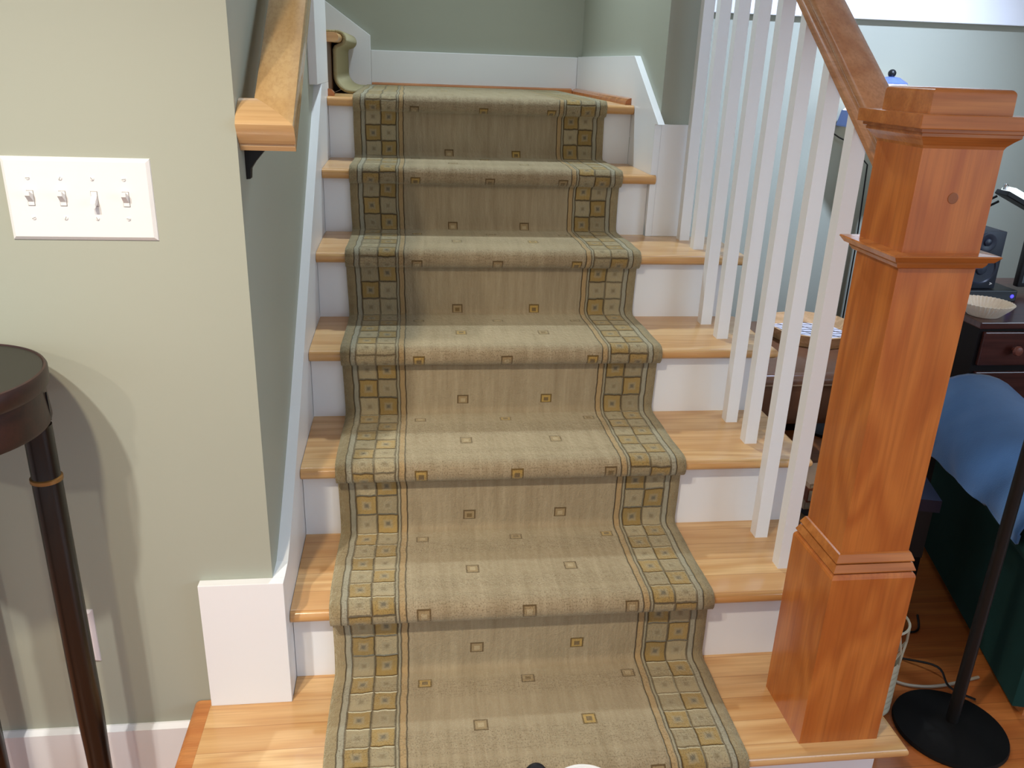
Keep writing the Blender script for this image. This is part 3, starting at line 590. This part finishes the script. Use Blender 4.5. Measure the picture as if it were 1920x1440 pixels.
gt.set(gt.mix(gt.m('MAXIMUM', s1, s2), lin(226, 230, 244), lin(30, 32, 44)), 0.3)
tag(MB().loft([oc(0.161, tzc + 0.002), oc(0.161, tzc + 0.010)]).build('tray_bottom', gt.mat, TR), 'white panel with black crossing lines')

# books piled on the floor beside the stairs
bk = [(1.60, 1.10, 0.20, 0.15, 0.030, (60, 66, 84), 0.1), (1.59, 1.09, 0.21, 0.16, 0.022, (170, 140, 110), -0.05), (1.60, 1.10, 0.19, 0.15, 0.026, (36, 34, 44), 0.15), (1.59, 1.10, 0.20, 0.15, 0.020, (196, 178, 150), 0.02), (1.60, 1.09, 0.20, 0.16, 0.034, (134, 80, 56), -0.08), (1.59, 1.10, 0.19, 0.14, 0.012, (214, 186, 160), 0.06)]
labs = ['dark grey book at the bottom of the floor pile', 'beige magazine second from the bottom of the pile', 'near black book in the middle of the floor pile', 'cream paged book under the red brown one', 'red brown hardback second from the top of pile', 'pale pink book topmost on the floor pile']
bz = FL
M_page = plain('book_pages', lin(226, 214, 192), 0.8)
for (x, y, lw, dp, th, c, a), lab in zip(bk, labs):
    th *= 1.35; Mx = Matrix.Translation((x, y, bz)) @ Matrix.Rotation(a, 4, 'Z')
    bo = thing('book', (x, y, bz), lab, 'book', 'books piled beside the stairs')
    mc = plain('book_cover', lin(*c), 0.5)
    MB().box(-lw / 2, lw / 2, -dp / 2, dp / 2, 0, 0.003, 0, Mx).box(-lw / 2, lw / 2, -dp / 2, dp / 2, th - 0.003, th, 0, Mx).box(-lw / 2, -lw / 2 + 0.004, -dp / 2, dp / 2, 0.003, th - 0.003, 0, Mx).build('cover', mc, bo)
    MB().box(-lw / 2 + 0.0045, lw / 2 - 0.005, -dp / 2 + 0.004, dp / 2 - 0.004, 0.0032, th - 0.0032, 0, Mx).build('pages', M_page, bo)
    bz += th + 0.0004

# dresser
M_dres = wood('red_mahogany', lin(92, 48, 40), lin(72, 36, 30), lin(44, 22, 20), 'X', 0.3, 0.35)
M_dresd = plain('dresser_case', lin(26, 17, 15), 0.6, 0, 0.2)
DR = thing('dresser', (2.4, 1.23, FL), 'dark mahogany dresser with round knobs, right of newel', 'dresser')
MB().box(1.905, 2.895, 0.965, 1.50, FL + 0.03, 0.545).build('case', M_dresd, DR)
MB().box(1.90, 2.90, 0.957, 1.505, 0.545, 0.565, 0.003).build('top', M_dres, DR)
for z0, z1 in ((0.4325, 0.536), (0.281, 0.412), (0.13, 0.262), (-0.03, 0.11)):
    dw = MB().box(1.918, 2.882, 0.953, 0.966, z0, z1, 0.003).build('drawer', M_dres, DR)
    for kx in (2.0195, 2.78):
        MB().lathe([(0.006, 0.0), (0.006, 0.01), (0.0135, 0.014), (0.0155, 0.020), (0.012, 0.027), (0.004, 0.029)], (0, 0, 0), 18, Matrix.Translation((kx, 0.953, (z0 + z1) / 2)) @ Matrix.Rotation(PI / 2, 4, 'X')).build('knob', plain('cherry_knob', lin(140, 78, 62), 0.35), dw, True)
for x, y in ((1.93, 0.99), (2.87, 0.99), (1.93, 1.47), (2.87, 1.47)): MB().box(x - 0.02, x + 0.02, y - 0.02, y + 0.02, FL, FL + 0.031).build('foot', M_dresd, DR)
# fluted bowl
bx, by = 1.958, 1.035
rings = []
for rad, z, amp in ((0.040, 0.565, 0.0), (0.044, 0.566, 0.0), (0.068, 0.592, 0.0025), (0.077, 0.606, 0.004), (0.074, 0.607, 0.004), (0.062, 0.592, 0.0025), (0.040, 0.570, 0.0), (0.02, 0.569, 0.0)):
    rings.append([(bx + (rad + amp * math.cos(k * PI)) * math.cos(2 * PI * k / 80), by + (rad + amp * math.cos(k * PI)) * math.sin(2 * PI * k / 80), z) for k in range(80)])
tag(MB().loft(rings).build('bowl', plain('cream_ceramic', lin(250, 236, 216), 0.5, 0, 0.4, 0.03)), 'cream fluted bowl on the dresser corner', 'bowl')
# amplifier box with blue light, speaker, desk lamp, monitor
AM = thing('amplifier', (2.06, 1.25, 0.565), 'low black box with blue power light on dresser', 'amplifier')
MB().box(1.935, 2.17, 1.18, 1.36, 0.566, 0.6025, 0.003).build('case', M_black, AM)
MB().ball((2.1535, 1.179, 0.584), 0.006, 14, (1, 0.4, 1)).build('power_light', glow('blue_led', (0.05, 0.04, 1.0, 1), 3.0), AM, True)
SPK = thing('speaker', (2.04, 1.26, 0.603), 'black bookshelf speaker standing on the black box', 'speaker')
M_spk = plain('speaker_vinyl', lin(36, 40, 52), 0.45)
MB().box(1.979, 2.101, 1.2, 1.34, 0.6035, 0.786, 0.004).build('cabinet', M_spk, SPK, True, 50)
def disc(rad_prof, c): return MB().lathe(rad_prof, (0, 0, 0), 36, Matrix.Translation(c) @ Matrix.Rotation(PI / 2, 4, 'X'))
disc([(0.052, 0.0), (0.052, 0.004), (0.046, 0.005), (0.043, 0.001), (0.020, -0.0005 + 0.001), (0.016, 0.006), (0.004, 0.008)], (2.04, 1.2, 0.668)).build('woofer', plain('woofer_cone', lin(44, 50, 66), 0.4), SPK, True)
disc([(0.030, 0.0), (0.030, 0.003), (0.026, 0.0035), (0.012, 0.001), (0.011, 0.006), (0.004, 0.008)], (2.04, 1.2, 0.752)).build('tweeter', plain('tweeter_dome', lin(40, 44, 60), 0.35), SPK, True)
MB().prism([(2.080, 1.1995, 0.616), (2.090, 1.1995, 0.6205), (2.080, 1.1995, 0.625), (2.080, 1.1995, 0.622), (2.085, 1.1995, 0.6205), (2.080, 1.1995, 0.619)], (0, -0.0006, 0)).build('badge', M_plate, SPK)
MB().tube([(2.062, 1.27, 0.785), (2.068, 1.27, 0.825)], [0.004, 0.002], 8).build('antenna', M_black, SPK)
DL = thing('desk_lamp', (2.02, 1.42, 0.565), 'black articulated desk lamp with bright white light bar', 'lamp')
MB().lathe([(0.05, 0.566), (0.05, 0.576), (0.01, 0.58)], (2.02, 1.43, 0), 28).build('base', M_blackm, DL, True)
MB().tube([(2.02, 1.43, 0.575), (1.985, 1.42, 0.70), (2.035, 1.32, 0.81), (2.082, 1.25, 0.872)], 0.004, 8).tube([(2.005, 1.43, 0.68), (2.025, 1.32, 0.825), (2.072, 1.25, 0.888)], 0.004, 8).build('arm', M_blackm, DL, True)
ht = math.atan2(-0.036, 0.08)
Mh = Matrix.Translation((2.085, 1.245, 0.908)) @ Matrix.Rotation(-ht, 4, 'Y')
MB().box(0.0, 0.30, -0.03, 0.03, -0.016, 0.0, 0.003, Mh).build('head', M_blackm, DL)
tag(MB().box(0.012, 0.30, -0.031, 0.028, 0.0004, 0.017, 0.003, Mh).build('light_bar', glow('led_bar', (0.82, 0.97, 1.0, 1), 1.6), DL), 'glowing white bar')
MB().lathe([(0.007, -0.004), (0.007, 0.010), (0.004, 0.014)], (2.082, 1.235, 0.914), 14).build('hinge_knob', M_chrome, DL, True)
MO = thing('monitor', (2.5, 1.35, 0.565), 'black monitor at the right edge behind the bowl', 'monitor')
MB().box(2.252, 2.80, 1.29, 1.315, 0.585, 0.855, 0.006).build('screen_body', M_black, MO, True, 50)
MB().box(2.264, 2.788, 1.2885, 1.291, 0.60, 0.843).build('screen', plain('dark_screen', lin(12, 12, 15), 0.12), MO)
MB().box(2.48, 2.58, 1.316, 1.34, 0.57, 0.72).box(2.42, 2.64, 1.27, 1.40, 0.566, 0.574, 0.002).build('stand', M_black, MO)

# armchair with a blue throw (local axes: l along the arm, w across to the right)
o_ = Vector((1.646, 0.212, FL)); wv = Vector((0.96, -0.279, 0)); lv = Vector((0.279, 0.96, 0))
def C3(l, w, z): return o_ + lv * l + wv * w + Vector((0, 0, z))
def dome(l, w0, w1, zlo, ztop, rad, off=0.0):
    pts = [C3(l, w0 - off, zlo)]
    cw = (w0 + w1) / 2; hw = (w1 - w0) / 2 + off
    for k in range(13):
        a = PI - PI * k / 12; pts.append(C3(l, cw + hw * math.cos(a), ztop - rad + (rad + off) * math.sin(a)))
    pts.append(C3(l, w1 + off, zlo)); return pts
def roll(l, mirror=False):
    pts = [(0.0, 0.035), (0.0, 0.36), (-0.03, 0.39), (-0.06, 0.42)] + [(0.065 + 0.135 * math.cos(PI - PI * k / 12), 0.445 + 0.13 * math.sin(PI * k / 12)) for k in range(13)] + [(0.2, 0.035)]
    return [C3(l, (0.96 - w) if mirror else w, z) for w, z in pts]
M_green = plain('dark_green_upholstery', lin(24, 62, 58), 0.85, 0, 0.2, 0.12, 18, 0.1)
AC = thing('armchair', tuple(C3(0.45, 0.4, 0)), 'dark green armchair partly covered by a blue throw', 'armchair')
MB().loft([roll(0.0), roll(0.78)]).build('arm', M_green, AC, True, 50)
MB().loft([roll(0.0, True), roll(0.78, True)]).build('arm', M_green, AC, True, 50)
MB().loft([[C3(0.02, 0.202, 0.04), C3(0.02, 0.758, 0.04), C3(0.76, 0.758, 0.04), C3(0.76, 0.202, 0.04)], [C3(0.02, 0.202, 0.30), C3(0.02, 0.758, 0.30), C3(0.76, 0.758, 0.30), C3(0.76, 0.202, 0.30)]]).build('seat_base', M_green, AC)
MB().loft([[C3(0.22, 0.205, 0.301), C3(0.22, 0.755, 0.301), C3(0.77, 0.755, 0.301), C3(0.77, 0.205, 0.301)], [C3(0.22, 0.205, 0.42), C3(0.22, 0.755, 0.42), C3(0.77, 0.755, 0.42), C3(0.77, 0.205, 0.42)]]).build('seat_cushion', M_green, AC)
MB().loft([[C3(0.0, 0.202, 0.301), C3(0.0, 0.758, 0.301), C3(0.2, 0.758, 0.301), C3(0.2, 0.202, 0.301)], [C3(-0.05, 0.202, 0.80), C3(-0.05, 0.758, 0.80), C3(0.10, 0.758, 0.80), C3(0.10, 0.202, 0.80)]]).build('backrest', M_green, AC)
for l, w in ((0.04, 0.05), (0.72, 0.05), (0.04, 0.9), (0.72, 0.9)):
    p = C3(l, w, 0); MB().box(p.x - 0.02, p.x + 0.02, p.y - 0.02, p.y + 0.02, FL, FL + 0.036).build('foot', M_endoak, AC)
# throw blanket
bmb = bmesh.new(); V = []
NL, NW = 44, 40
for i in range(NL + 1):
    l = 0.02 + 0.77 * i / NL
    hem = 0.475 - 0.10 * (i / NL) + 0.003 * math.sin(i * 0.7)
    prof_b = [(-0.082, hem + (0.452 - hem) * k / 14) for k in range(14)] + [(0.065 + 0.147 * math.cos(PI - PI * k / 16), 0.452 + 0.135 * math.sin(PI * k / 16)) for k in range(17)] + [(0.213, 0.452 - 0.004 * k) for k in range(1, 8)]
    rowv = []
    for j, (w, z) in enumerate(prof_b):
        side = max(0.0, 1 - z / 0.55)
        amp = 0.011 * (1 if w < 0.0 else 0.3)
        q = amp * (1.2 * (1 - abs(math.sin(l * 9 + z * 9))) ** 3 + 0.5 * math.sin(l * 14 - z * 10 + 1.3) + 0.8 * (1 - abs(math.sin(l * 6 - z * 7 + 0.9))) ** 4) * (0.35 + side)
        w2 = w - abs(q) if w < 0.0 else w
        rowv.append(bmb.verts.new(C3(l, w2, z + (0.25 * abs(q) if w >= 0.0 else 0))))
    V.append(rowv)
for i in range(NL):
    for j in range(len(V[0]) - 1): bmb.faces.new((V[i][j], V[i][j + 1], V[i + 1][j + 1], V[i + 1][j])).smooth = True
bmesh.ops.recalc_face_normals(bmb, faces=bmb.faces[:])
gb = G('blue_throw_fabric'); pv = gb.coord()
gb.set(gb.mix(gb.noise(gb.vscale(pv, (12, 12, 12)), 1.0), lin(80, 126, 180), lin(66, 106, 156)), 0.9, 0.15); gb.b.inputs['Sheen Weight'].default_value = 0.3
gb.bump(gb.noise(gb.vscale(pv, (300, 300, 300)), 1.0), 0.3, 0.002)
tb = MB(); tb.bm.free(); tb.bm = bmb
bl = tb.build('throw_blanket', gb.mat, None, True, 80); tag(bl, 'slate blue throw blanket draped over the green armchair arm', 'blanket')
md = bl.modifiers.new('thickness', 'SOLIDIFY'); md.thickness = 0.006; md.offset = 1

# low dark bench beside the chair
BN = thing('footstool', (1.52, 0.62, FL), 'low black footstool behind the newel post', 'footstool')
A_, B_, C_ = Vector((1.654, 0.706, 0.2)), Vector((1.6145, 0.5675, 0.2)), Vector((1.5424, 0.530, 0.2))
e1 = (A_ - B_).normalized(); e2 = Vector((-e1.y, e1.x, 0))
if e2.x > 0: e2 = -e2
def bp(a, b, z): q = B_ + e1 * a + e2 * b; return Vector((q.x, q.y, z))
MB().loft([[bp(0, 0, 0.165), bp(0.26, 0, 0.165), bp(0.26, 0.24, 0.165), bp(0, 0.24, 0.165)], [bp(0, 0, 0.2), bp(0.26, 0, 0.2), bp(0.26, 0.24, 0.2), bp(0, 0.24, 0.2)]]).build('top', plain('navy_black_vinyl', lin(28, 32, 58), 0.3), BN)
MB().loft([[bp(0.012, 0.012, 0.02), bp(0.248, 0.012, 0.02), bp(0.248, 0.228, 0.02), bp(0.012, 0.228, 0.02)], [bp(0.012, 0.012, 0.1648), bp(0.248, 0.012, 0.1648), bp(0.248, 0.228, 0.1648), bp(0.012, 0.228, 0.1648)]]).build('body', M_black, BN)
for a, b in ((0.03, 0.03), (0.23, 0.03), (0.03, 0.21), (0.23, 0.21)):
    q = bp(a, b, 0); MB().box(q.x - 0.015, q.x + 0.015, q.y - 0.015, q.y + 0.015, FL, 0.0195).build('leg', M_black, BN)
# black standing lamp pole with round base
sx, sy = 1.477, 0.185
SL = thing('standing_lamp', (sx, sy, FL), 'black standing lamp with heavy round base beside newel', 'lamp')
MB().lathe([(0.122, FL), (0.124, FL + 0.004), (0.122, FL + 0.012), (0.05, FL + 0.020), (0.018, FL + 0.03)], (sx, sy, 0), 56).build('base', plain('matte_black_base', lin(14, 13, 13), 0.6, 0, 0.2), SL, True)
MB().lathe([(0.0135, FL + 0.02), (0.0125, 0.3), (0.0115, 1.25)], (sx, sy, 0), 18).build('pole', M_blackm, SL, True)
MB().tube([(sx, sy, 1.24), (sx + 0.03, sy + 0.01, 1.34), (sx + 0.12, sy + 0.05, 1.38)], 0.010, 10).lathe([(0.10, 1.30), (0.02, 1.40)], (sx + 0.14, sy + 0.06, 0), 24, cap=False).build('lamp_head', M_blackm, SL, True)
# woven basket with wire handles
kx, ky = 1.318, 0.292
BK = thing('wire_basket', (kx, ky, FL), 'off white wire basket hidden behind the newel base', 'basket')
prf = [(0.054, FL)]
for k in range(16): prf += [(0.060 + (0.003 if k % 2 else 0.0), FL + 0.004 + k * 0.0085), (0.063, FL + 0.008 + k * 0.0085)]
prf += [(0.058, FL + 0.144), (0.055, FL + 0.02), (0.02, FL + 0.01)]
M_wire = plain('off_white_wire', lin(196, 186, 160), 0.5)
MB().lathe(prf, (kx, ky, 0), 36).build('body', M_wire, BK, True, 60)
hz = FL + 0.142
wr = MB()
for a in [math.radians(d) for d in range(0, 360, 45)]:
    p0 = (kx + 0.060 * math.cos(a), ky + 0.060 * math.sin(a), hz); p1 = (kx + 0.066 * math.cos(a + 0.39), ky + 0.066 * math.sin(a + 0.39), hz + 0.05); p2 = (kx + 0.063 * math.cos(a + 0.2), ky + 0.063 * math.sin(a + 0.2), hz + 0.10)
    p3 = (kx + 0.060 * math.cos(a + 0.785), ky + 0.060 * math.sin(a + 0.785), hz)
    wr.tube([p0, p1, p3], 0.0028, 6).tube([p1, p2], 0.0028, 6)
wr.tube([(kx + 0.063 * math.cos(2 * PI * k / 32), ky + 0.063 * math.sin(2 * PI * k / 32), hz + 0.10) for k in range(33)], 0.003, 6)
wr.build('wire_frame', M_wire, BK, True)
# cables on the floor
def cable(pts, rad, mat, label):
    P = [Vector(p) for p in pts]; out = []
    for i in range(len(P) - 1):
        a, b, c, d = P[max(i - 1, 0)], P[i], P[i + 1], P[min(i + 2, len(P) - 1)]
        for k in range(6):
            t = k / 6; out.append(0.5 * ((2 * b) + (c - a) * t + (2 * a - 5 * b + 4 * c - d) * t * t + (3 * b - a - 3 * c + d) * t ** 3))
    out.append(P[-1]); tag(MB().tube(out, rad, 6).build('cable', mat, None, True), label, 'cable')
zf = FL + 0.0045
cable([(1.40, 0.40, zf), (1.44, 0.345, zf), (1.49, 0.325, zf), (1.56, 0.325, zf), (1.66, 0.345, zf)], 0.004, plain('grey_white_cable', lin(190, 178, 160), 0.5), 'pale grey cable crossing the floor behind the lamp base')
cable([(1.42, 0.47, zf), (1.50, 0.43, zf), (1.56, 0.37, zf + 0.018), (1.548, 0.30, zf + 0.016), (1.60, 0.27, zf)], 0.003, M_black, 'black cable curled on the floor in front of armchair')
cable([(1.42, 0.60, zf), (1.50, 0.56, zf), (1.60, 0.53, zf), (1.65, 0.60, zf)], 0.003, M_black, 'black cable lying under the footstool')
cable([(1.36, 0.02, zf), (1.45, 0.0, zf), (1.56, -0.02, zf), (1.7, 0.0, zf)], 0.0035, M_chrome, 'silver grey cable on the floor by bottom step corner')

# canister peeking in at the bottom edge
qx, qy, qh = 0.5275, -0.178, 0.1
CN = thing('canister', (qx, qy, FL), 'white canister with black loop handle at bottom edge', 'canister')
MB().lathe([(0.056, FL), (0.058, FL + 0.01), (0.058, qh - 0.01), (0.062, qh - 0.006), (0.062, qh), (0.057, qh), (0.055, qh - 0.008), (0.02, qh - 0.012)], (qx, qy, 0), 44).build('body', M_plate, CN, True, 40)
MB().tube([(qx - 0.078 + 0.017 * math.cos(a), qy + 0.052, qh - 0.012 + 0.026 * math.sin(a)) for a in [2 * PI * k / 24 for k in range(25)]], 0.0048, 8).tube([(qx - 0.061, qy + 0.052, qh - 0.012), (qx - 0.04, qy + 0.042, qh - 0.012)], 0.004, 8).build('handle', M_black, CN, True)
